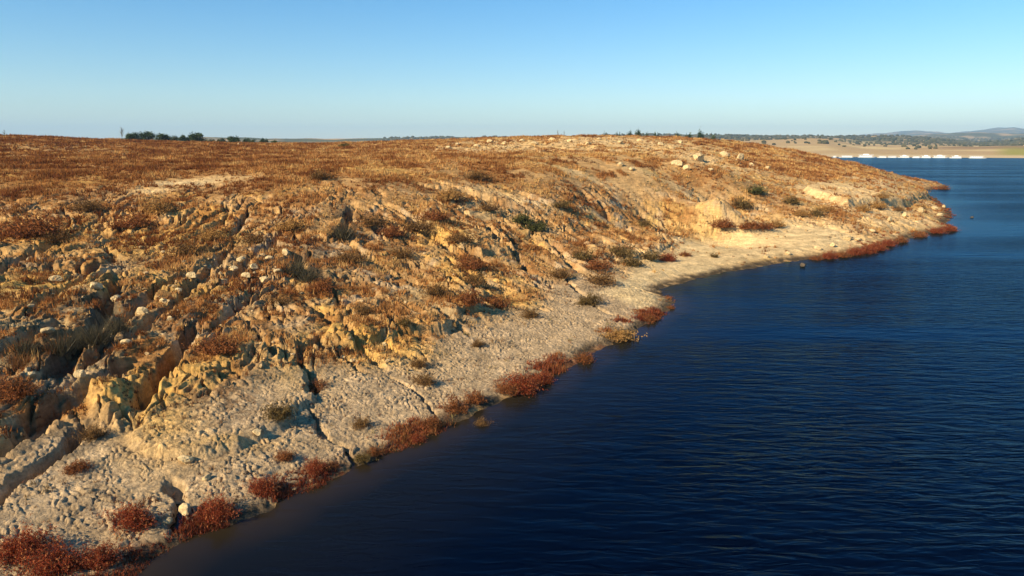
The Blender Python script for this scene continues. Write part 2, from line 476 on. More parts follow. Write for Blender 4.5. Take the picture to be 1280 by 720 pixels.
# raised banks with steep lower faces
banks = [
    ([(236, 440), (270, 428), (330, 440), (385, 470), (398, 505), (360, 532), (300, 562), (250, 578), (195, 578), (168, 560),
      (172, 525), (200, 480)], 0.28, 0.3),
    ([(398, 455), (440, 440), (500, 425), (560, 420), (585, 400), (620, 372), (560, 360), (470, 375), (420, 400)], 0.45, 0.4),
    ([(720, 300), (760, 290), (825, 288), (845, 312), (800, 322), (750, 330)], 0.3, 0.6),
    ([(860, 262), (960, 258), (975, 280), (935, 296), (870, 292), (845, 280)], 0.1, 1.2),
    ([(100, 480), (160, 470), (165, 500), (150, 540), (120, 520)], 0.35, 0.4),
    ([(1000, 240), (1080, 222), (1150, 240), (1165, 250), (1130, 262), (1060, 262)], 1.0, 1.0),
    ([(520, 270), (545, 262), (620, 290), (650, 320), (600, 325), (550, 300)], 0.5, 0.4),
]
for pts, hh, ed in banks:
    W = np.array(PL(pts))
    x0, y0 = W.min(0) - 5; x1, y1 = W.max(0) + 5
    m = (X > x0) & (X < x1) & (Y > y0) & (Y < y1)
    xs, ys = X[m], Y[m]
    d = signed_dist(xs, ys, W) + 0.5 * fbm(xs, ys, 1.5, 4, 111)
    H[m] += hh * sst(-0.1, ed, d)

# ------------------------------------------------------------------ slopes for colouring
HG_a = np.gradient(H, AZ, axis=0) / RR
HG_r = np.gradient(H, R, axis=1)
steep = np.sqrt(HG_a ** 2 + HG_r ** 2)

# ------------------------------------------------------------------ vegetation cover 0..1
n_veg = fbm(X, Y, 4.0, 4, 121); n_veg2 = fbm(X, Y, 14.0, 3, 131)
veg = plateau * sst(-0.22, 0.10, n_veg + 0.55 * n_veg2 + 0.12 - 0.30 * sst(-.25, .15, AA) + .35 * fbm(X, Y, 2.2, 3, 127))
veg = np.maximum(veg, slope * sst(-0.2, 0.1, n_veg + 0.4 * n_veg2 + .3 * fbm(X, Y, 1.6, 3, 129)))
for px, py, rx, ry, k in [(60, 235, 130, 18, 1), (250, 205, 200, 14, 1), (450, 195, 140, 14, 1), (510, 268, 60, 18, .9), (490, 300, 60, 25, .5),
                          (40, 280, 60, 22, .9), (230, 300, 40, 16, .8), (560, 245, 80, 12, .7), (680, 240, 80, 14, .6), (740, 255, 60, 10, .6),
                          (590, 340, 40, 14, .6), (930, 240, 70, 14, .6), (950, 274, 45, 9, 1), (880, 270, 45, 9, .9), (860, 285, 25, 7, .7), (1010, 215, 90, 12, 1), (1090, 250, 26, 10, .8),
                          (780, 310, 50, 12, .6), (1060, 210, 60, 5, 1), (20, 470, 40, 30, .5), (110, 420, 50, 25, .5), (640, 265, 40, 14, .6)]:
    veg = np.maximum(veg, k * patch(px, py, rx, ry) * sst(-0.65, -0.1, n_veg))
for px, py, rx, ry, k in [(230, 228, 60, 5, 1), (280, 222, 35, 4, 1), (190, 240, 22, 4, 1), (460, 212, 50, 3, .9), (60, 185, 70, 5, .7), (620, 185, 90, 6, .8), (760, 178, 130, 7, .8),
                          (880, 205, 60, 7, .7), (960, 225, 50, 7, .6), (840, 232, 60, 6, .6), (720, 215, 70, 5, .6), (900, 255, 60, 7, .6), (1040, 240, 60, 10, .8), (1110, 255, 50, 14, .8), (100, 195, 60, 4, .6), (550, 262, 40, 5, .5), (640, 250, 60, 6, .7), (850, 330, 80, 17, 1), (1010, 290, 90, 14, 1), (700, 410, 110, 30, .8),
                          (300, 500, 80, 50, .8), (1120, 222, 30, 8, .7)]:
    veg *= 1 - k * patch(px, py, rx, ry)
veg *= land * (1 - beach) * (1 - 0.85 * gul) * sst(1.5, 0.7, steep)
veg = np.clip(veg, 0, 1)

# ------------------------------------------------------------------ ground colours (the soils themselves)
def rgb(*c): return np.array(c, np.float32)
clay = rgb(.45, .325, .185); cream = rgb(.68, .50, .25); ochre = rgb(.52, .31, .08); brown = rgb(.28, .125, .036)
grey = rgb(.33, .255, .135); tan = rgb(.46, .28, .115); rust = rgb(.20, .07, .03); mud = rgb(.085, .062, .038)
def mixc(c, k, m): return c + (k - c) * m[..., None].astype(np.float32)
na = fbm(X, Y, 3.0, 4, 141); nb2 = fbm(X, Y, 8.0, 4, 151); nc = fbm(X, Y, 1.0, 4, 161)
CG = np.broadcast_to(tan, X.shape + (3,)).astype(np.float32).copy()
CG = mixc(CG, clay, slope * sst(-0.05, 0.3, na + 0.2 * nc))
CG = mixc(CG, ochre, sst(0.05, 0.35, nb2 + 0.4 * nc) * (1 - beach) * 0.7)
CG = mixc(CG, grey, slope * sst(0.05, 0.35, -nb2 + 0.4 * nc) * sst(55, 30, RR) * 0.85)
CG = mixc(CG, brown, sst(0.05, 0.35, fbm(X, Y, 2.2, 4, 171) + .06) * (slope * 0.75))
CG = mixc(CG, brown, veg * 0.85)
CG = mixc(CG, clay * 0.97, beach)
cre = np.zeros_like(H)
for px, py, rx, ry, k in [(860, 332, 90, 15, 1), (890, 308, 60, 10, 1), (1010, 290, 90, 16, .9), (1100, 265, 70, 22, .7), (1020, 250, 50, 12, .7), (640, 250, 60, 6, .6),
                          (230, 228, 60, 5, .9), (190, 240, 24, 4, .7), (620, 185, 90, 7, .5), (760, 178, 130, 8, .6), (880, 205, 60, 8, .6), (1040, 240, 60, 10, .8), (840, 232, 60, 6, .5), (720, 215, 70, 5, .5), (600, 270, 50, 14, .5), (1080, 228, 60, 10, .7), (560, 290, 30, 10, .4)]:
    cre = np.maximum(cre, k * patch(px, py, rx, ry))
cre = np.maximum(cre, .9 * cove * land)
CG = mixc(CG, cream, cre * (1 - 0.8 * veg) * sst(-0.6, 0.1, nc + 0.3))
och = np.zeros_like(H)
for px, py, rx, ry, k in [(200, 530, 45, 50, 1), (180, 310, 50, 22, .7), (90, 300, 60, 20, .5), (470, 440, 80, 22, .8), (370, 470, 40, 30, .6), (250, 565, 90, 12, .7), (560, 300, 35, 12, .7),
                          (610, 380, 60, 20, .4), (150, 500, 30, 25, .6), (60, 360, 70, 20, .5)]:
    och = np.maximum(och, k * patch(px, py, rx, ry))
CG = mixc(CG, ochre * 1.1, och * sst(-0.5, 0.2, nc + 0.2) * (1 - beach * 0.3))
lev = noise(H0 * 7.5 + .5 * fbm(X, Y, 3.0, 3, 491), X * .03, 493)
CG *= (1 + .20 * lev * np.clip(beach + cove, 0, 1) * sst(3, 1.5, H))[..., None]
CG = mixc(CG, rgb(.12, .08, .05), beach * rough_b * sst(.16, .04, g2 - g1) * sst(-.3, .3, fbm(X, Y, 1.5, 3, 497) + .05) * .6)
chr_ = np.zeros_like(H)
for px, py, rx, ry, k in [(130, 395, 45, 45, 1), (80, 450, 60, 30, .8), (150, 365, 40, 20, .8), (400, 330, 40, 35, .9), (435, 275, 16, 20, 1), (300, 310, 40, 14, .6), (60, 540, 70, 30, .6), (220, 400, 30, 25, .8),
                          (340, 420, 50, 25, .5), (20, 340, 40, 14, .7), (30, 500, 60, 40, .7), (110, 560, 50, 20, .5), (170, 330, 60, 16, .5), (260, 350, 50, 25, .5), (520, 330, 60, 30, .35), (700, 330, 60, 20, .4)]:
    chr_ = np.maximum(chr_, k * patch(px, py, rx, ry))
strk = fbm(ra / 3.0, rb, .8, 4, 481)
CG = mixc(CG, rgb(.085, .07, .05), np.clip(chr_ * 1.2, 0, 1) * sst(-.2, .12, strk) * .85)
CG = mixc(CG, rgb(.17, .10, .05), patch(275, 505, 55, 28) * sst(-.05, .12, fbm(mxx / 1.6, mxy, .35, 3, 485)) * .9)
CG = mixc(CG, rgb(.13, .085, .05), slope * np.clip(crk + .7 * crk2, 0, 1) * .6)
wet = sst(1.0, 0.25, SN / np.sqrt(scl)) * sst(-0.2, 0.3, nc + 0.35)
CG = mixc(CG, mud, wet)
CG = mixc(CG, rust, sst(1.6, 0.2, SN / scl) * sst(0.02, 0.3, fbm(X, Y, 2.5, 3, 181)) * 0.55 * (1 - cove) * sst(75, 50, RR))
CG *= (1 + 0.25 * nc[..., None] + 0.15 * fbm(X, Y, 0.3, 2, 191)[..., None])
CG = np.clip(CG, 0.01, 0.8)

na_, nr_ = X.shape
idx = np.arange(na_ * nr_, dtype=np.int32).reshape(na_, nr_)
quads = np.stack([idx[:-1, :-1], idx[1:, :-1], idx[1:, 1:], idx[:-1, 1:]], -1).reshape(-1, 4)
M_soil = ground_mat()
# leave out the grid cells that lie wholly deep under the lake
deep = (SN < -6)
dq = deep[:-1, :-1] & deep[1:, 1:] & deep[:-1, 1:] & deep[1:, :-1]
keepq = ~dq.reshape(-1)
V = np.stack([X, Y, H], -1).reshape(-1, 3)
qk = quads[keepq]
used = np.zeros(len(V), bool); used[qk.ravel()] = True
remap = np.cumsum(used).astype(np.int32) - 1
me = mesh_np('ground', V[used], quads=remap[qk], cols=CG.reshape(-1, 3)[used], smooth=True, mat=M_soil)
ground = tag(link('ground', me), kind='structure')

def hz(x, y):
    return float(bil(H, AZ, LR, np.array([math.atan2(x, y)]), np.array([math.log(math.hypot(x, y))]))[0])
def hzv(x, y): return bil(H, AZ, LR, np.arctan2(x, y), np.log(np.hypot(x, y)))
def Q(px, py): return cast(px, py, H)

# ------------------------------------------------------------------ lake
ia = np.unique(np.concatenate([np.arange(0, na_, 6), [na_ - 1]])); ir = np.arange(0, nr_, 5)
wX = X[np.ix_(ia, ir)]; wY = Y[np.ix_(ia, ir)]; wS = SN[np.ix_(ia, ir)]
extra = np.exp(np.linspace(math.log(R[ir[-1]]) + 0.2, math.log(11500), 24))
eX = extra[None] * np.sin(AZ[ia])[:, None]; eY = extra[None] * np.cos(AZ[ia])[:, None]
inner = np.array([0.5, 2.5])
iX = inner[None] * np.sin(AZ[ia])[:, None]; iY = inner[None] * np.cos(AZ[ia])[:, None]
wX = np.concatenate([iX, wX, eX], 1); wY = np.concatenate([iY, wY, eY], 1)
wS = np.concatenate([np.full(iX.shape, -20.), wS, np.full(eX.shape, -50.)], 1)
dep = np.clip(-wS * 0.16, 0, 3)
n1, n2 = wX.shape
ii = np.arange(n1 * n2, dtype=np.int32).reshape(n1, n2)
wq = np.stack([ii[:-1, :-1], ii[1:, :-1], ii[1:, 1:], ii[:-1, 1:]], -1).reshape(-1, 4)
m = bpy.data.materials.new('lake_water'); m.use_nodes = True
nt = m.node_tree; nt.nodes.remove(nt.nodes['Principled BSDF']); out = nt.nodes['Material Output']
g = N(nt, 'ShaderNodeNewGeometry')
def waves(sx, sy, rot, scale, detail, dist):
    mp = N(nt, 'ShaderNodeMapping'); mp.inputs['Rotation'].default_value = (0, 0, rot); mp.inputs['Scale'].default_value = (sx, sy, 1)
    nz = N(nt, 'ShaderNodeTexNoise', Scale=scale, Detail=detail, Roughness=0.55, Distortion=dist)
    nt.links.new(g.outputs['Position'], mp.inputs['Vector']); nt.links.new(mp.outputs[0], nz.inputs['Vector'])
    return nz
wA = waves(0.26, 1.0, 0.75, 2.8, 3, 0.6)
wB = waves(0.28, 1.0, 0.6, 0.8, 2, 0.3)
gust = waves(0.22, 1.0, 0.15, 0.06, 5, 0.5)
gm = N(nt, 'ShaderNodeMapRange'); gm.inputs['From Min'].default_value = 0.38; gm.inputs['From Max'].default_value = 0.62
gm.inputs['To Min'].default_value = 0.12; gm.inputs['To Max'].default_value = 2.3
nt.links.new(gust.outputs['Fac'], gm.inputs['Value'])
shal = N(nt, 'ShaderNodeAttribute', attribute_name='depth')
b1 = N(nt, 'ShaderNodeBump', Distance=0.075); b2 = N(nt, 'ShaderNodeBump', Distance=0.08, Strength=1.0)
calm = N(nt, 'ShaderNodeMapRange'); calm.inputs['From Max'].default_value = 1.6; calm.inputs['To Min'].default_value = 0.15
nt.links.new(shal.outputs['Fac'], calm.inputs['Value'])
ml = N(nt, 'ShaderNodeMath', operation='MULTIPLY'); nt.links.new(gm.outputs[0], ml.inputs[0]); nt.links.new(calm.outputs[0], ml.inputs[1])
nt.links.new(ml.outputs[0], b1.inputs['Strength'])
nt.links.new(wB.outputs['Fac'], b2.inputs['Height']); nt.links.new(b2.outputs[0], b1.inputs['Normal'])
nt.links.new(calm.outputs[0], b2.inputs['Strength'])
nt.links.new(wA.outputs['Fac'], b1.inputs['Height'])
fr = N(nt, 'ShaderNodeFresnel', IOR=1.33); nt.links.new(b1.outputs[0], fr.inputs['Normal'])
gl_ = N(nt, 'ShaderNodeBsdfGlossy', Roughness=0.10, Color=(.25, .54, .82, 1)); nt.links.new(b1.outputs[0], gl_.inputs['Normal'])
df = N(nt, 'ShaderNodeBsdfDiffuse')
cr = N(nt, 'ShaderNodeValToRGB')
cr.color_ramp.elements[0].position = 0.0; cr.color_ramp.elements[0].color = (.026, .018, .009, 1)
e = cr.color_ramp.elements.new(0.14); e.color = (.006, .007, .007, 1)
cr.color_ramp.elements[-1].position = 0.5; cr.color_ramp.elements[-1].color = (.0003, .0014, .006, 1)
dm = N(nt, 'ShaderNodeMath', operation='MULTIPLY'); dm.inputs[1].default_value = 0.5
nt.links.new(shal.outputs['Fac'], dm.inputs[0]); nt.links.new(dm.outputs[0], cr.inputs['Fac'])
nt.links.new(cr.outputs['Color'], df.inputs['Color'])
mx = N(nt, 'ShaderNodeMixShader')
pol = N(nt, 'ShaderNodeMath', operation='MULTIPLY'); pol.inputs[1].default_value = 0.47
nt.links.new(fr.outputs[0], pol.inputs[0])
nt.links.new(pol.outputs[0], mx.inputs[0]); nt.links.new(df.outputs[0], mx.inputs[1]); nt.links.new(gl_.outputs[0], mx.inputs[2])
nt.links.new(mx.outputs[0], out.inputs['Surface'])
me = mesh_np('water', np.stack([wX, wY, np.zeros_like(wX)], -1).reshape(-1, 3), quads=wq, attrs={'depth': dep.reshape(-1)}, smooth=True, mat=m)
tag(link('water', me), kind='structure')

# ------------------------------------------------------------------ far shore and hills, ring by ring beyond the lake
rings = {   # distance: photo skyline of that ring
    1300: [(-400, 182), (0, 181), (600, 180), (900, 176), (960, 175), (1000, 173.5), (1020, 174), (1040, 178), (1060, 182), (1100, 184), (1150, 183), (1200, 184), (1280, 183), (1600, 182)],
    2300: [(-400, 176), (0, 176), (600, 173), (760, 170), (870, 169), (960, 171), (1000, 170.5), (1050, 171.5), (1100, 172), (1150, 175.5), (1200, 180), (1240, 178), (1262, 174), (1290, 171), (1400, 168), (1600, 172)],
    4600: [(-400, 175), (0, 176), (600, 175), (900, 174), (1000, 172), (1050, 172), (1100, 170.5), (1150, 168), (1200, 167.5), (1280, 168), (1600, 166)],
    8800: [(-400, 176), (600, 176), (1000, 172), (1060, 169), (1100, 165), (1130, 163), (1160, 166.5), (1190, 165.5), (1225, 160.5), (1243, 160), (1262, 163.5), (1290, 165), (1350, 160), (1600, 168)]}
hp = np.concatenate([np.arange(-400, 860, 12.0), np.arange(860, 1420, 1.2), np.arange(1420, 1640, 12.0)])
prof_d = np.concatenate([np.linspace(835, 1300, 46), np.linspace(1310, 2300, 60)[1:], np.linspace(2300, 4600, 60)[1:], np.linspace(4600, 8800, 60)[1:], [9300, 10000, 10800]])
ang = np.arctan2((hp - 640) / F, math.cos(PITCH))
TA, TD = np.meshgrid(ang, prof_d, indexing='ij')
crest = {}
for d, l in rings.items():
    pyv = np.interp(hp, [p for p, _ in l], [q_ for _, q_ in l])
    crest[d] = np.array([CAM_Z - d * ray(float(a), float(b))[1] for a, b in zip(hp, pyv)])
c13, c23, c46, c88 = crest[1300], crest[2300], crest[4600], crest[8800]
kn = [835, 850, 880, 980, 1300, 1600, 2300, 3000, 4600, 6000, 8800, 10800]
HH = np.zeros_like(TD)
for i in range(len(hp)):
    z = [-1.5, 0.3, 2.2, 0.25 * c13[i] + 2.0, c13[i], 0.6 * c13[i] + 0.2 * c23[i], c23[i], .6 * c23[i] + .1 * c46[i], c46[i], .7 * c46[i] + .1 * c88[i], c88[i], 20]
    HH[i] = np.interp(prof_d, kn, z)
tx_, ty_ = TD * np.sin(TA), TD * np.cos(TA)
for s_, a_, o_ in ((160, .008, 4), (900, .012, 3)):
    HH += a_ * (TD - 850).clip(0, 2500) * 0.6 * fbm(tx_, ty_, s_, o_, 201 + s_)
nw = fbm(tx_, ty_, 220, 4, 211)
CH = np.broadcast_to(rgb(.42, .29, .14), TD.shape + (3,)).astype(np.float32).copy()
CH = mixc(CH, rgb(.56, .42, .20), sst(0, .3, nw))
gfield = sst(1215, 1245, hp)[:, None] * sst(1350, 1100, TD)
CH = mixc(CH, rgb(.30, .27, .06), gfield)
CH = mixc(CH, rgb(.07, .075, .03), sst(1650, 2000, TD) * sst(-.30, 0.02, nw) * 0.95)
CH = mixc(CH, rgb(.20, .12, .06), sst(980, 1250, TD) * sst(1350, 1300, TD) * sst(-.1, .2, -nw) * sst(1040, 1090, hp)[:, None] * .7)
CH = mixc(CH, rgb(.50, .38, .21), sst(905, 860, TD))
n1, n2 = TD.shape
ii = np.arange(n1 * n2, dtype=np.int32).reshape(n1, n2)
hq = np.stack([ii[:-1, :-1], ii[1:, :-1], ii[1:, 1:], ii[:-1, 1:]], -1).reshape(-1, 4)
me = mesh_np('hills', np.stack([tx_, ty_, HH], -1).reshape(-1, 3), quads=hq, cols=CH.reshape(-1, 3), smooth=True, mat=M_soil)
tag(link('hills', me), kind='structure')
def hill_z(a, d): return bil(HH, ang, prof_d, a, d)

# ------------------------------------------------------------------ foliage builders
def tri_blades(base, tip, width, side):
    """one thin triangle per blade"""
    n = len(base)
    v = np.empty((n, 3, 3), np.float32)
    v[:, 0] = base - side * width[:, None]; v[:, 1] = base + side * width[:, None]; v[:, 2] = tip
    return v.reshape(-1, 3), np.arange(n * 3, dtype=np.int32).reshape(-1, 3)

def rnd_dirs(n, r, up=0.0):
    v = r.normal(size=(n, 3)); v[:, 2] += up
    return v / np.linalg.norm(v, axis=1)[:, None]

M_fol = col_mat('dry_foliage', trans=0.3)
M_leaf = col_mat('green_leaves', trans=0.2)
M_twig = noise_colour_mat('twig_bark', (.09, .055, .03), (.16, .10, .06), 9)
M_bark = noise_colour_mat('tree_bark', (.08, .06, .04), (.15, .11, .08), 4, bump=.02)

def shrub_meshes(seed, c1, c2, tall=0.55, n_tw=150, leaves=16, spread=1.0, leaf=0.035, ctip=None):
    """unit shrub: about 1 m wide; twigs fan from the root, leaflets sit along them"""
    r = np.random.default_rng(seed)
    th = r.uniform(0, 2 * math.pi, n_tw); el = np.arcsin(r.uniform(0.05, 1, n_tw) ** 0.8)
    lob = 0.75 + 0.35 * np.sin(th * 2 + seed) * np.cos(th * 3 + seed * 2) + r.uniform(-.22, .2, n_tw)
    L = lob * 0.5
    d = np.stack([np.cos(th) * np.cos(el) * spread, np.sin(th) * np.cos(el) * spread, np.sin(el) * tall * 2], -1)
    root = np.stack([r.normal(0, .06, n_tw), r.normal(0, .06, n_tw), np.full(n_tw, -.03)], -1)
    tip = root + d * L[:, None]
    t = r.uniform(0.25, 1.05, (n_tw, leaves)) ** 0.75
    pos = root[:, None] + (tip - root)[:, None] * t[..., None] + r.normal(0, .035, (n_tw, leaves, 3))
    pos = pos.reshape(-1, 3); n = len(pos)
    pos[:, 2] = np.abs(pos[:, 2])
    dr = rnd_dirs(n, r, 0.9); sd_ = np.cross(dr, rnd_dirs(n, r)); sd_ /= np.linalg.norm(sd_, axis=1)[:, None] + 1e-9
    ln = r.uniform(.5, 1.5, n) * leaf
    v, f = tri_blades(pos - dr * ln[:, None] * .5, pos + dr * ln[:, None], ln * .33, sd_)
    mixv = np.clip(r.normal(.5, .28, n_tw), 0, 1)[:, None].repeat(leaves, 1).reshape(-1) * .7 + r.uniform(0, .3, n)
    c = c1 + (c2 - c1) * mixv[:, None]
    if ctip is not None:
        k = ((t.reshape(-1) > .93) & (r.random(n) < .5))[:, None]
        c = np.where(k, ctip, c)
    fol = mesh_np('foliage', v, tris=f, cols=np.repeat(c, 3, 0), mat=M_fol)
    sdv = np.cross(d, rnd_dirs(n_tw, r)); sdv /= np.linalg.norm(sdv, axis=1)[:, None] + 1e-9
    k = r.choice(n_tw, 45, replace=False)
    v1, f1_ = tri_blades(root[k], tip[k] * 1.02, np.full(45, .011), sdv[k])
    cr_ = np.cross(d[k], sdv[k]); cr_ /= np.linalg.norm(cr_, axis=1)[:, None] + 1e-9
    v2, f2_ = tri_blades(root[k], tip[k] * 1.02, np.full(45, .011), cr_)
    stem = mesh_np('stems', np.concatenate([v1, v2]), tris=np.concatenate([f1_, f2_ + len(v1)]), mat=M_twig)
    return fol, stem

def tuft_meshes(seed, c1, c2, n=420, tall=0.9, lean=.35, wid=.008):
    """unit clump of long stalks"""
    r = np.random.default_rng(seed)
    b = np.stack([r.normal(0, .16, n), r.normal(0, .16, n), np.full(n, -.04)], -1)
    dr = np.stack([b[:, 0] * 1.5 + r.normal(0, lean, n), b[:, 1] * 1.5 + r.normal(0, lean, n), np.ones(n)], -1)
    h = r.uniform(.3, 1, n) * tall * np.exp(-((b[:, 0] ** 2 + b[:, 1] ** 2) / .12))
    tip = b + dr * h[:, None]
    sd_ = np.cross(dr, rnd_dirs(n, r)); sd_ /= np.linalg.norm(sd_, axis=1)[:, None]
    v, f = tri_blades(b, tip, np.full(n, wid) * r.uniform(.6, 1.6, n), sd_)
    c = c1 + (c2 - c1) * r.random(n)[:, None]
    return mesh_np('stalks', v, tris=f, cols=np.repeat(c, 3, 0), mat=M_fol), None

KINDS = {
    'red': [shrub_meshes(s, rgb(.13, .026, .014), rgb(.32, .075, .03), .5, 230, 26, 1.0, .024, rgb(.42, .16, .06)) for s in (1, 2, 3, 4)],
    'rust': [shrub_meshes(s, rgb(.15, .05, .022), rgb(.30, .12, .04), .42, 140, 16, 1.1, .034) for s in (11, 12, 13)],
    'brown': [shrub_meshes(s, rgb(.10, .055, .025), rgb(.25, .14, .05), .45, 130, 15, 1.0, .032) for s in (21, 22, 23)],
    'tan': [shrub_meshes(s, rgb(.26, .13, .04), rgb(.46, .27, .09), .42, 140, 15, 1.05, .036) for s in (31, 32)],
    'olive': [shrub_meshes(s, rgb(.09, .06, .022), rgb(.20, .135, .05), .45, 140, 16, 1.0, .034) for s in (41, 42, 43)],
    'green': [shrub_meshes(s, rgb(.05, .058, .02), rgb(.13, .125, .045), .5, 150, 17, 1.0, .036) for s in (51, 52)],
    'reed': [tuft_meshes(s, rgb(.05, .045, .028), rgb(.12, .10, .06)) for s in (61, 62)],
    'straw': [tuft_meshes(s, rgb(.16, .07, .025), rgb(.34, .18, .07), tall=.8) for s in (71, 72, 73)],
}
ORD = ['leftmost', 'second', 'third', 'fourth', 'fifth', 'sixth', 'seventh', 'eighth', 'ninth', 'tenth', 'eleventh', 'twelfth', 'thirteenth',
       'fourteenth', 'fifteenth', 'sixteenth', 'seventeenth', 'eighteenth', 'nineteenth', 'twentieth']
def ordl(i, n):
    if n == 1: return ''
    if i == n - 1: return ', the rightmost'
    if i == 0: return ', the leftmost'
    return ', ' + ORD[i] + ' from the left'

def plant(name, cat, kind, px, py, wpx, label, group, i):
    x, y = Q(px, py + 2)
    r_ = math.hypot(x, y)
    wm = wpx / F * math.hypot(r_, CAM_Z) * (0.82 if py > 560 else 1.05)
    e = bpy.data.objects.new(name, None); COL.objects.link(e)
    e.empty_display_size = .3
    e.location = (x, y, max(hz(x, y), -0.05)); e.rotation_euler = (0, 0, random.uniform(0, 6.28))
    fl, st = KINDS[kind][i % len(KINDS[kind])]
    hs = {'reed': .9, 'straw': .8}.get(kind, 1.0) * random.uniform(.85, 1.1)
    if wm > 2.2: hs *= .75
    e.scale = (wm, wm * random.uniform(.8, 1.0), wm * hs)
    tag(e, label, cat, group)
    link('stalks' if st is None else 'foliage', fl, e)
    if st is not None: link('stems', st, e)
    return e

groups = [
  ('shoreline_shrub', 'shrub', 'dark red bush at the waterline in the near left corner', 'red bushes along the near waterline', [
    (28, 690, 80, 'red'), (72, 712, 85, 'red'), (128, 706, 62, 'red'), (168, 655, 78, 'red'), (268, 645, 66, 'red'), (330, 612, 48, 'red')]),
  ('shoreline_shrub', 'shrub', 'rusty red bush on the mid waterline below the cracked clay', 'rusty bushes along the middle waterline', [
    (358, 572, 36, 'rust'), (396, 588, 42, 'red'), (414, 582, 30, 'rust'), (452, 574, 36, 'olive'), (470, 566, 30, 'rust'), (522, 550, 26, 'red'), (540, 530, 36, 'rust'),
    (572, 512, 40, 'rust'), (596, 500, 36, 'rust'), (602, 533, 26, 'brown')]),
  ('shoreline_shrub', 'shrub', 'bright red orange bush beside the dark water', 'bright red bushes beside the dark water', [
    (635, 488, 34, 'rust'), (654, 486, 52, 'red'), (682, 478, 34, 'red'), (732, 450, 32, 'rust'), (776, 422, 50, 'tan'), (812, 400, 24, 'rust'), (838, 384, 12, 'rust')]),
  ('shoreline_shrub', 'shrub', 'red bush on the water edge of the far spit', 'red bushes along the far spit', [
    (1020, 324, 18, 'rust'), (1036, 322, 20, 'red'), (1052, 320, 20, 'rust'), (1068, 317, 22, 'red'), (1082, 315, 24, 'red'), (1096, 311, 26, 'red'), (1110, 306, 20, 'red'),
    (1128, 301, 16, 'rust'), (1150, 295, 18, 'rust'), (1170, 290, 20, 'red'), (1188, 287, 20, 'red'), (1178, 236, 16, 'rust')]),
  ('beach_shrub', 'shrub', 'small dark brown shrub alone on the pale cracked clay', 'small shrubs dotted over the cracked clay', [
    (350, 520, 50, 'olive'), (397, 487, 32, 'rust'), (452, 532, 30, 'brown'), (532, 478, 36, 'brown'), (523, 456, 28, 'brown'), (597, 432, 25, 'brown'), (663, 394, 32, 'brown'),
    (735, 378, 40, 'olive'), (505, 404, 24, 'olive')]),
  ('slope_shrub', 'shrub', 'low reddish brown shrub spread on the eroded slope', 'low reddish shrubs on the eroded slope', [
    (275, 438, 60, 'rust'), (585, 378, 46, 'rust'), (618, 380, 50, 'rust'), (95, 586, 40, 'rust'), (118, 545, 34, 'brown'), (22, 492, 50, 'rust'), (400, 362, 42, 'rust'),
    (455, 392, 34, 'brown'), (350, 378, 34, 'brown'), (545, 368, 42, 'brown'), (590, 355, 40, 'brown'), (435, 325, 46, 'brown'), (20, 455, 40, 'straw')]),
  ('upper_slope_shrub', 'shrub', 'brown bushy shrub on the upper left slope', 'brown shrubs on the upper left slope', [
    (32, 292, 70, 'rust'), (68, 300, 40, 'brown'), (160, 282, 50, 'rust'), (232, 316, 46, 'brown'), (262, 300, 36, 'tan'), (320, 300, 36, 'brown'), (365, 290, 40, 'tan'),
    (110, 262, 44, 'brown'), (200, 262, 44, 'tan')]),
  ('gully_head_shrub', 'shrub', 'dense brown shrub above the middle gullies', 'brown shrubs above the middle gullies', [
    (462, 280, 46, 'brown'), (492, 292, 44, 'rust'), (520, 285, 50, 'brown'), (545, 272, 44, 'rust'), (500, 318, 40, 'brown'), (575, 300, 42, 'brown'), (590, 335, 44, 'rust'),
    (560, 246, 46, 'tan'), (610, 262, 36, 'brown'), (400, 222, 40, 'brown'), (596, 222, 44, 'brown')]),
  ('cove_shrub', 'shrub', 'dark brown shrub above the small sandy cove', 'dark shrubs above the sandy cove', [
    (728, 322, 40, 'olive'), (744, 334, 44, 'rust'), (752, 352, 54, 'brown'), (776, 318, 44, 'olive'), (790, 330, 36, 'olive'), (812, 322, 34, 'olive'), (834, 324, 28, 'red'), (855, 318, 18, 'rust'),
    (893, 320, 14, 'olive'), (700, 345, 34, 'brown')]),
  ('green_shrub', 'shrub', 'green leafy shrub among the dry grass', 'green shrubs among the dry grass', [
    (430, 182, 16, 'green'), (652, 276, 34, 'green'), (668, 286, 36, 'green'), (700, 262, 30, 'olive'), (805, 282, 28, 'olive'), (928, 258, 34, 'olive'), (945, 240, 30, 'green'), (990, 252, 24, 'olive'),
    (1020, 268, 20, 'olive')]),
  ('spit_shrub', 'shrub', 'orange brown shrub on the top of the far spit', 'orange brown shrubs on the far spit', [
    (905, 282, 36, 'rust'), (932, 284, 34, 'rust'), (952, 284, 34, 'rust'), (970, 282, 26, 'tan'), (1000, 268, 22, 'tan'), (1030, 262, 24, 'tan'), (1078, 262, 24, 'tan'), (1094, 258, 28, 'tan'),
    (1100, 246, 22, 'tan'), (1122, 262, 16, 'brown'), (1150, 258, 14, 'brown')]),
  ('reed_clump', 'reeds', 'dark grey green stalks standing in a shaded gully', 'dark stalk clumps in the gullies', [
    (30, 440, 40, 'reed'), (75, 440, 40, 'reed'), (98, 438, 44, 'reed'), (122, 430, 44, 'reed'), (145, 415, 40, 'reed'), (370, 345, 34, 'reed'), (388, 350, 34, 'reed'), (430, 295, 34, 'reed')]),
]
for name, cat, lab, grp, items in groups:
    items = sorted(items)
    for i, (px, py, wd, kd) in enumerate(items):
        plant(name, cat, kd, px, py, wd, lab + ordl(i, len(items)), grp, i)

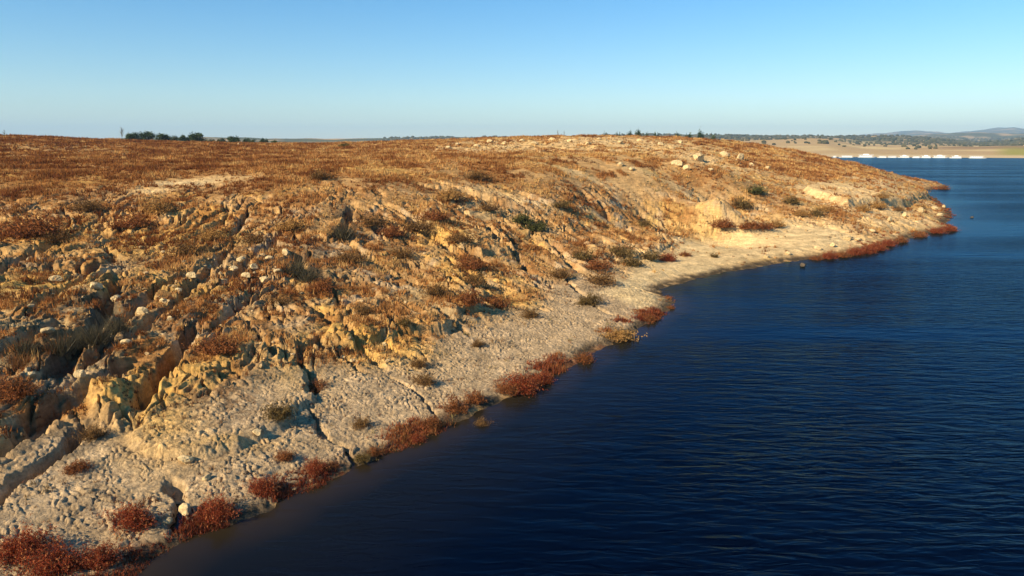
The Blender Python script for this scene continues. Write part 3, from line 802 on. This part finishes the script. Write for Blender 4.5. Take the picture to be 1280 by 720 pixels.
# ------------------------------------------------------------------ dry grass over the plateau, one mass
def sample(weight, n, r, dmin=10, dmax=235, p=1.0):
    """random ground points, more where weight is high"""
    sel = (R > dmin) & (R < dmax)
    cols_ = np.nonzero(sel)[0]; rows = np.nonzero(np.abs(AZ) < math.radians(44))[0]
    dA = np.gradient(AZ)[rows][:, None]; dR = np.gradient(LR)[cols_][None]
    wgt = (weight[np.ix_(rows, cols_)] * RR[np.ix_(rows, cols_)] ** p * dA * dR).ravel()
    cum = np.cumsum(wgt); cum /= cum[-1]
    k = np.searchsorted(cum, r.random(n))
    a = AZ[rows[k // len(cols_)]] + r.uniform(-.5, .5, n) * .001
    l = LR[cols_[k % len(cols_)]] + r.uniform(-.5, .5, n) * .0025
    rr = np.exp(l)
    return rr * np.sin(a), rr * np.cos(a), rr
def grass(name, weight, n, nb, c1, c2, c3, hgt, r, p=1.0, dmin=10, lean=.32, label='', cat='grass'):
    x, y, rr = sample(weight, n, r, dmin, p=p)
    z = hzv(x, y)
    hh = hgt * r.uniform(.45, 1.25, n) * (.8 + .9 * np.clip(fbm(x, y, 4.0, 3, 303), -.5, .6)) * (1 + rr / 260)
    cw = np.clip(.5 - .32 * sst(-.1, -.5, np.arctan2(x, y)) + 1.3 * fbm(x, y, 5.0, 4, 301) + r.normal(0, .22, n), 0, 1)
    sp = hh * .42
    bx = (x[:, None] + r.normal(0, 1, (n, nb)) * sp[:, None]).ravel()
    by = (y[:, None] + r.normal(0, 1, (n, nb)) * sp[:, None]).ravel()
    bz = np.repeat(z, nb) - .04
    H_ = np.repeat(hh, nb) * r.uniform(.35, 1.1, n * nb)
    dr = np.stack([r.normal(0, lean, n * nb), r.normal(0, lean, n * nb), np.ones(n * nb)], -1)
    b = np.stack([bx, by, bz], -1); tip = b + dr * H_[:, None]
    th = r.uniform(0, math.pi, n * nb)
    side = np.stack([np.cos(th), np.sin(th), np.zeros(n * nb)], -1)
    wd = np.repeat(.008 + .00042 * rr, nb) * r.uniform(.6, 1.4, n * nb)
    v, f = tri_blades(b, tip, wd, side)
    cc = np.repeat(cw, nb)[:, None]
    c = np.where(cc < .5, c1 + (c2 - c1) * cc * 2, c2 + (c3 - c2) * (cc * 2 - 1)) * r.uniform(.8, 1.2, (n * nb, 1))
    me = mesh_np(name, v, tris=f, cols=np.repeat(c, 3, 0), mat=M_fol)
    return tag(link(name, me), label, cat, kind='stuff')
r1 = np.random.default_rng(5)
grass('dry_grass', veg ** 1.2, 88000, 15, rgb(.17, .06, .02), rgb(.38, .17, .052), rgb(.60, .38, .14), .31, r1,
      label='brown and straw coloured dry grass covering the plateau and slope', cat='dry grass')
thin = land * (.25 * slope + .10 * beach + .3 * plateau) * (1 - veg) * sst(.0, .3, fbm(X, Y, 2.5, 4, 311) + .1) * (1 - cre)
grass('weeds', thin, 14000, 10, rgb(.12, .05, .025), rgb(.22, .12, .05), rgb(.28, .22, .09), .16, r1, p=.6,
      label='sparse small brown weeds dotted over bare soil', cat='weeds')
edge = (1 - cove) * (.25 + .75 * sst(60, 42, RR)) * sst(-.25, .1, SN / np.sqrt(scl)) * sst(1.5, .3, SN / np.sqrt(scl)) * sst(.0, .25, fbm(X, Y, 2.6, 3, 321)) * (1 - sst(.1, .4, patch(880, 345, 70, 14)))
grass('shore_weeds', edge, 3200, 15, rgb(.13, .03, .016), rgb(.25, .07, .03), rgb(.32, .15, .05), .19, r1, p=.8,
      label='low reddish weeds fringing the waterline', cat='weeds')

# ------------------------------------------------------------------ stones
def rock_verts(r, sub=2, rough=.22, flat=.7):
    import bmesh
    bm = bmesh.new(); bmesh.ops.create_icosphere(bm, subdivisions=sub, radius=1.0)
    v = np.array([q_.co[:] for q_ in bm.verts]); f = np.array([[a.index for a in q_.verts] for q_ in bm.faces]); bm.free()
    for _ in range(9):
        d = r.normal(size=3); d /= np.linalg.norm(d); h = r.uniform(.55, .9)
        k = v @ d
        v = v - np.clip(k - h, 0, None)[:, None] * d
    v = v * (1 + rough * .35 * r.normal(size=(len(v), 1)))
    v *= np.array([r.uniform(.8, 1.2), r.uniform(.7, 1.0), flat * r.uniform(.8, 1.1)])
    return v, f
rr_ = np.random.default_rng(11)
M_stone = ground_mat(); M_stone.name = 'rubble_stone'
small = [rock_verts(rr_, 1, .3) for _ in range(8)]
def rubble(name, weight, n, smin, smax, c1, c2, r, label, p=.9):
    x, y, rr = sample(weight, n, r, p=p)
    z = hzv(x, y); s = smin + (smax - smin) * r.random(n) ** 2.6
    s = s * (1 + rr / 120)
    vs = []; fs = []; cs = []; off = 0
    for k in range(len(small)):
        m_ = np.arange(k, n, len(small)); v, f = small[k]
        th = r.uniform(0, 6.28, len(m_)); c_, s_ = np.cos(th), np.sin(th)
        q_ = np.stack([v[None, :, 0] * c_[:, None] - v[None, :, 1] * s_[:, None], v[None, :, 0] * s_[:, None] + v[None, :, 1] * c_[:, None],
                       np.broadcast_to(v[None, :, 2], (len(m_), len(v)))], -1) * s[m_][:, None, None]
        q_ = q_ + np.stack([x[m_], y[m_], z[m_] + s[m_] * .2], -1)[:, None]
        vs.append(q_.reshape(-1, 3)); fs.append((f[None] + (np.arange(len(m_)) * len(v))[:, None, None] + off).reshape(-1, 3))
        off += len(m_) * len(v)
        t = r.random(len(m_))[:, None]
        cs.append(np.repeat(c1 + (c2 - c1) * t, len(v), 0))
    me = mesh_np(name, np.concatenate(vs), tris=np.concatenate(fs), cols=np.concatenate(cs), mat=M_stone)
    return tag(link(name, me), label, 'rubble', kind='stuff')
rk = slope * crag * (.4 + .6 * sst(.1, .4, fbm(X, Y, 3.0, 3, 331) + .15)) * (1 - .7 * veg)
for px, py, rx, ry, k in [(320, 335, 60, 30, 3), (150, 400, 60, 40, 2), (250, 370, 60, 25, 1.5), (440, 455, 30, 20, 1.5), (600, 185, 60, 7, 3), (760, 180, 120, 8, 3), (900, 208, 50, 8, 2), (1060, 290, 80, 20, 1),
                          (60, 185, 60, 6, 1), (140, 300, 60, 18, 1.5), (1110, 285, 60, 14, 2)]:
    rk = rk + k * patch(px, py, rx, ry) * land
rk = rk * (1 - .9 * patch(860, 330, 80, 20))
rubble('rubble', rk, 5000, .03, .14, rgb(.28, .19, .09), rgb(.50, .36, .19), rr_, 'pale broken stones and clods strewn over the eroded slope')

boul = [rock_verts(rr_, 3, .12, .75) for _ in range(5)]
boul_me = []
for v, f in boul:
    c = np.broadcast_to(rgb(.56, .42, .22), v.shape) * (1 + .1 * rr_.normal(size=(len(v), 1)))
    boul_me.append(mesh_np('boulder', v, tris=f, cols=c, mat=M_stone))
def boulder(px, py, wpx, label, group, i, z=None):
    x, y = Q(px, py) if z is None else on_z(px, py, 0.0)
    s = wpx / F * math.hypot(x, y) * .5
    o = link('boulder', boul_me[i % 5], None, (x, y, (hz(x, y) + s * .25) if z is None else z), random.uniform(0, 6.28), (s, s, s * random.uniform(.8, 1.1)))
    if z is not None: o.data = dark_me[i % 3]
    tag(o, label, 'rock', group)
    return o
bl = [
 ('pale angular boulder in the rocky band of the left slope', 'boulders of the rocky band on the left slope',
  [(278, 350, 14), (292, 338, 12), (301, 328, 14), (308, 347, 12), (318, 336, 13), (330, 352, 14), (338, 325, 13), (347, 340, 11), (357, 318, 13), (240, 352, 12), (222, 368, 13), (262, 340, 11), (205, 378, 11)]),
 ('grey weathered boulder among the dark gullies at the left', 'boulders among the left gullies',
  [(120, 362, 16), (145, 375, 13), (178, 392, 14), (60, 418, 14), (38, 470, 16), (100, 470, 14), (158, 430, 12), (212, 402, 12), (70, 352, 13)]),
 ('pale boulder at the foot of the yellow clay bank', 'boulders below the yellow clay bank',
  [(430, 447, 12), (441, 455, 9), (455, 442, 10), (232, 577, 20), (322, 545, 14), (232, 640, 20), (258, 600, 14), (480, 432, 8), (210, 655, 14)]),
 ('sunlit cream boulder on the crest along the skyline', 'boulders along the crest',
  [(560, 186, 9), (572, 182, 8), (596, 184, 8), (612, 178, 9), (630, 181, 8), (652, 177, 9), (668, 181, 10), (690, 176, 9), (712, 178, 8), (735, 181, 9), (748, 175, 8), (775, 179, 9), (800, 177, 8), (826, 182, 9), (850, 179, 8)]),
 ('rounded cream boulder on the plateau above the cove', 'boulders above the cove',
  [(775, 207, 9), (790, 213, 8), (846, 207, 14), (858, 212, 11), (872, 200, 16), (888, 214, 9), (905, 196, 14), (925, 200, 14), (938, 208, 9), (960, 212, 8)]),
 ('yellowish boulder along the shore of the far spit', 'boulders along the far spit shore',
  [(958, 322, 7), (985, 318, 8), (1022, 312, 8), (1040, 308, 10), (1058, 300, 11), (1072, 302, 8), (1090, 290, 8), (1112, 278, 8), (1130, 270, 9), (1150, 265, 8), (1168, 262, 8), (1175, 270, 7), (1180, 260, 6)]),
]
dark_me = []
for v, f in boul[:3]:
    dark_me.append(mesh_np('dark_boulder', v, tris=f, cols=np.broadcast_to(rgb(.11, .085, .06), v.shape), mat=M_stone))
for lab, grp, items in bl:
    items = sorted(items)
    for i, (px, py, wd) in enumerate(items): boulder(px, py, wd, lab + ordl(i, len(items)), grp, i)
boulder(1003, 333, 8, 'small dark rock standing alone in the water off the spit', None, 2, z=.12)
boulder(1215, 272, 4, 'tiny dark rock awash in open water beyond the spit tip', None, 1, z=.03)
boulder(299, 181, 5, 'small bright white stone alone on the grassy skyline', None, 3)

# ------------------------------------------------------------------ trees behind the plateau
def tree_meshes(seed, c1, c2, shape='round'):
    r = np.random.default_rng(seed)
    n_cl = 34; pts = []
    for _ in range(n_cl):
        d = rnd_dirs(1, r)[0]; q_ = d * r.uniform(.35, 1) * np.array([.5, .5, .36]) + np.array([0, 0, .62])
        pts.append(q_)
    pts = np.array(pts)
    cl = np.repeat(pts, 75, 0) + r.normal(0, .068, (n_cl * 75, 3))
    n = len(cl)
    dr = rnd_dirs(n, r, .3); sdv = np.cross(dr, rnd_dirs(n, r)); sdv /= np.linalg.norm(sdv, axis=1)[:, None]
    ln = r.uniform(.02, .05, n)
    v, f = tri_blades(cl - dr * ln[:, None], cl + dr * ln[:, None], ln * .6, sdv)
    c = np.repeat(c1 + (c2 - c1) * r.random((n_cl, 1)), 75, 0) * r.uniform(.75, 1.25, (n, 1))
    crown = mesh_np('crown', v, tris=f, cols=np.repeat(c, 3, 0), mat=M_leaf)
    # trunk and limbs: tapered six-sided tubes
    V_, F_ = [], []
    def tube(a, b, ra, rb):
        a = np.array(a); b = np.array(b); d = (b - a) / np.linalg.norm(b - a); u = np.cross(d, [0.3, 1, .1]); u /= np.linalg.norm(u); w_ = np.cross(d, u)
        o = sum(len(q_) for q_ in V_)
        th = np.arange(6) * math.pi / 3
        ring = np.cos(th)[:, None] * u + np.sin(th)[:, None] * w_
        V_.append(np.concatenate([a + ring * ra, b + ring * rb]))
        F_.extend([[o + k, o + (k + 1) % 6, o + 6 + (k + 1) % 6, o + 6 + k] for k in range(6)])
    tube((0, 0, -.08), (.02, .01, .4), .045, .03)
    for k in r.choice(n_cl, 10, replace=False): tube((.02, .01, .33), pts[k], .018, .006)
    trunk = mesh_np('trunk', np.concatenate(V_), quads=F_, mat=M_bark)
    return crown, trunk
TR = [tree_meshes(s, rgb(.022, .04, .014), rgb(.06, .085, .03)) for s in (81, 82, 83)]
def tree(px, top, wpx, D, label, group, i, hs=1.0):
    a, t = ray(px, top); r_ = D
    x, y = r_ * math.sin(a), r_ * math.cos(a); ztop = CAM_Z - r_ * t
    z = hz(x, y)
    wm = wpx / F * r_; hm = max(ztop - z, wm * .4) / .98
    e = bpy.data.objects.new('tree', None); COL.objects.link(e); e.location = (x, y, z); e.rotation_euler = (0, 0, random.uniform(0, 6.28))
    e.scale = (wm, wm, hm)
    tag(e, label, 'tree', group)
    cr_, tr_ = TR[i % 3]
    link('crown', cr_, e); link('trunk', tr_, e)
tl = [(161, 166.5, 10), (168, 165, 14), (182, 164.5, 20), (204, 166.5, 17), (217, 169, 10), (231, 169, 15), (246, 165.5, 19), (262, 173.5, 14), (277, 173, 12), (291, 170, 17), (311, 172.5, 16), (330, 173, 11), (344, 175, 9)]
for i, (px, tp, wd) in enumerate(tl):
    tree(px, tp, wd, 300 + 25 * (i % 3), 'dark green tree behind the grassy plateau at the left' + ordl(i, len(tl)), 'trees behind the plateau at the left', i)
tl = [(757, 165.5, 7), (772, 165, 8), (787, 164.5, 8), (799, 161.5, 9), (808, 165.5, 8), (820, 166, 8), (846, 165.5, 9), (862, 165.5, 10), (876, 164, 10), (892, 168, 9)]
for i, (px, tp, wd) in enumerate(tl):
    tree(px, tp, wd, 420 + 25 * (i % 3), 'small distant tree above the crest right of the middle' + ordl(i, len(tl)), 'distant trees above the crest', i)

# bare tall weeds on the skyline
def bare_plant(px, py_base, hpx, label, seed):
    x, y = Q(px, py_base); r_ = math.hypot(x, y); s = hpx / F * r_
    r = np.random.default_rng(seed); bs = []; ts = []
    bs.append((0, 0, -.05)); ts.append((.03, 0, 1))
    for k in range(26):
        z0 = r.uniform(.15, .85); th = r.uniform(0, 6.28); l = (1 - z0) * .55
        bs.append((.03 * z0, 0, z0)); ts.append((.03 * z0 + math.cos(th) * l * .6, math.sin(th) * l * .6, z0 + l))
    bs, ts = np.array(bs), np.array(ts); n = len(bs)
    sdv = np.cross(ts - bs, rnd_dirs(n, r)); sdv /= np.linalg.norm(sdv, axis=1)[:, None]
    v, f = tri_blades(bs, ts, np.full(n, .011), sdv)
    me = mesh_np('bare_shrub', v, tris=f, cols=np.broadcast_to(rgb(.13, .10, .06), v.shape), mat=M_fol)
    tag(link('bare_shrub', me, None, (x, y, hz(x, y)), 0, (s, s, s)), label, 'bare shrub')
bare_plant(153, 176, 17, 'tall thin leafless shrub left of the dark trees on the skyline', 1)
bare_plant(697, 171, 9, 'small bare shrub on the middle of the crest', 2)
bare_plant(6, 172, 9, 'bare grey shrub on the skyline at the left picture edge', 3)
bare_plant(705, 171, 8, 'spindly bare shrub just right of the crest middle', 4)

# woodland on the far hills, one mass
rw = np.random.default_rng(17)
nwd = 17000
pd = rw.uniform(0, 1, nwd) ** 1.2 * 3000 + 1080
pa = rw.uniform(ang[0] * .2, ang[-1], nwd)
fx, fy = pd * np.sin(pa), pd * np.cos(pa)
keep = (fbm(fx, fy, 220, 4, 211) < .02 + .25 * rw.random(nwd)) & ((pd > 1500) | (rw.random(nwd) < .10))
keep &= ~((pd < 1400) & (pa > ray(1205, 180)[0]))
fx, fy, pd, pa = fx[keep], fy[keep], pd[keep], pa[keep]
fz = hill_z(pa, pd); n = len(fx)
v0, f0 = rock_verts(rw, 1, .35, 1.0)
s = rw.uniform(1.6, 4.2, n) * (1 + (pd > 1800) * .4)
vv = v0[None] * s[:, None, None] * np.stack([rw.uniform(.8, 1.5, n), rw.uniform(.8, 1.5, n), rw.uniform(.6, .95, n)], -1)[:, None] + np.stack([fx, fy, fz + s * .4], -1)[:, None]
ff = (f0[None] + (np.arange(n) * len(v0))[:, None, None]).reshape(-1, 3)
cc = np.repeat(rgb(.045, .052, .025) + (rgb(.12, .11, .05) - rgb(.035, .045, .018)) * rw.random((n, 1)), len(v0), 0)
me = mesh_np('woodland', vv.reshape(-1, 3), tris=ff, cols=cc, mat=M_leaf)
tag(link('woodland', me), 'dark green woods scattered over the far hills', 'woodland', kind='stuff')

# ------------------------------------------------------------------ houseboats moored off the far shore
M_white = noise_colour_mat('white_gelcoat', (.78, .78, .76), (.84, .84, .82), 2, rough=.4, spec=.4)
M_glass = noise_colour_mat('dark_glazing', (.03, .04, .05), (.05, .06, .07), 2, rough=.15, spec=.5)
M_rail = noise_colour_mat('grey_rail', (.45, .45, .45), (.55, .55, .55), 3, rough=.4, spec=.4)
class MB:
    def __init__(s): s.v = []; s.f = []
    def box(s, x0, x1, y0, y1, z0, z1, tx=0, ty=0):
        o = len(s.v)
        s.v += [(x0, y0, z0), (x1, y0, z0), (x1, y1, z0), (x0, y1, z0), (x0 + tx, y0 + ty, z1), (x1 - tx, y0 + ty, z1), (x1 - tx, y1 - ty, z1), (x0 + tx, y1 - ty, z1)]
        s.f += [[o + a for a in q_] for q_ in ((0, 3, 2, 1), (4, 5, 6, 7), (0, 1, 5, 4), (1, 2, 6, 5), (2, 3, 7, 6), (3, 0, 4, 7))]
    def mesh(s, name, m): return mesh_np(name, s.v, quads=s.f, mat=m)
def hull_mesh():
    pf = [(-.5, .9), (-.46, 1.0), (.30, 1.0), (.42, .7), (.5, .12)]
    v = []; f = []
    for x, wd in pf:
        for sy_ in (-1, 1):
            v += [(x * (.95), sy_ * wd * .10, -.02), (x, sy_ * wd * .13, .055)]
    for i in range(len(pf) - 1):
        a = i * 4; b = a + 4
        f += [[a, b, b + 1, a + 1], [a + 2, a + 3, b + 3, b + 2], [a + 1, b + 1, b + 3, a + 3], [a, a + 2, b + 2, b]]
    f += [[0, 1, 3, 2], [16, 18, 19, 17]]
    return mesh_np('hull', v, quads=f, mat=M_white)
hull = hull_mesh()
b = MB(); b.box(-.40, .27, -.105, .105, .055, .150, .006, .004); cab1 = b.mesh('cabin', M_white)
b = MB(); b.box(-.47, .36, -.125, .125, .152, .164); roof1 = b.mesh('roof', M_white)
b = MB(); b.box(-.22, .10, -.08, .08, .165, .225, .02, .008); cab2 = b.mesh('upper_cabin', M_white)
b = MB()
for k in range(6): b.box(-.36 + k * .105, -.29 + k * .105, -.1065, .1065, .088, .122)
win = b.mesh('windows', M_glass)
b = MB()
for sy_ in (-1, 1):
    b.box(-.46, .35, sy_ * .118 - .001, sy_ * .118 + .001, .196, .199)
    for k in range(9): b.box(-.46 + k * .1, -.457 + k * .1, sy_ * .118 - .001, sy_ * .118 + .001, .165, .196)
rail = b.mesh('railing', M_rail)
def houseboat(px0, px1, py, D, label, upper, flip, hs=1.0):
    px = (px0 + px1) / 2
    a, t = ray(px, py); x, y = D * math.sin(a), D * math.cos(a)
    L = (px1 - px0) / F * D * .88
    e = bpy.data.objects.new('houseboat', None); COL.objects.link(e); e.location = (x, y, .0)
    e.rotation_euler = (0, 0, -a + (math.pi if flip else 0) + random.uniform(-.1, .1)); e.scale = (L, max(L, 12), max(L, 12) * hs)
    tag(e, label, 'houseboat', 'white houseboats moored off the far shore')
    link('hull', hull, e); c_ = link('cabin', cab1, e); link('windows', win, c_); link('roof', roof1, e); link('railing', rail, e)
    if upper: link('upper_cabin', cab2, e)
bs = [(1041, 1046, 0), (1049, 1066, 0), (1073, 1094, 1), (1097, 1108, 0), (1110, 1122, 0), (1123, 1136, 1), (1141, 1151, 0), (1150, 1163, 1), (1167, 1184, 1), (1188, 1201, 1), (1213, 1231, 0)]
for i, (a, b_, up) in enumerate(bs):
    lab = ('white two deck houseboat' if up else 'white single deck houseboat') + ' moored off the far shore' + ordl(i, len(bs)) + ' in the row'
    houseboat(a, b_, 196.5, 800 + 6 * (i % 3), lab, up, i % 2, .95 if up else .8)

# ------------------------------------------------------------------ haze
bm_v = [(-11900, -11900, -4), (11900, -11900, -4), (11900, 11900, -4), (-11900, 11900, -4), (-11900, -11900, 330), (11900, -11900, 330), (11900, 11900, 330), (-11900, 11900, 330)]
m = bpy.data.materials.new('haze_air'); m.use_nodes = True
nt = m.node_tree; nt.nodes.remove(nt.nodes['Principled BSDF'])
pv = N(nt, 'ShaderNodeVolumePrincipled'); pv.inputs['Density'].default_value = 0.00012
pv.inputs['Color'].default_value = (.45, .72, 1.0, 1)
nt.links.new(pv.outputs[0], nt.nodes['Material Output'].inputs['Volume'])
me = mesh_np('haze', bm_v, quads=[(0, 3, 2, 1), (4, 5, 6, 7), (0, 1, 5, 4), (1, 2, 6, 5), (2, 3, 7, 6), (3, 0, 4, 7)], mat=m)
tag(link('haze', me), 'pale blue haze over the far hills', 'haze', kind='stuff')
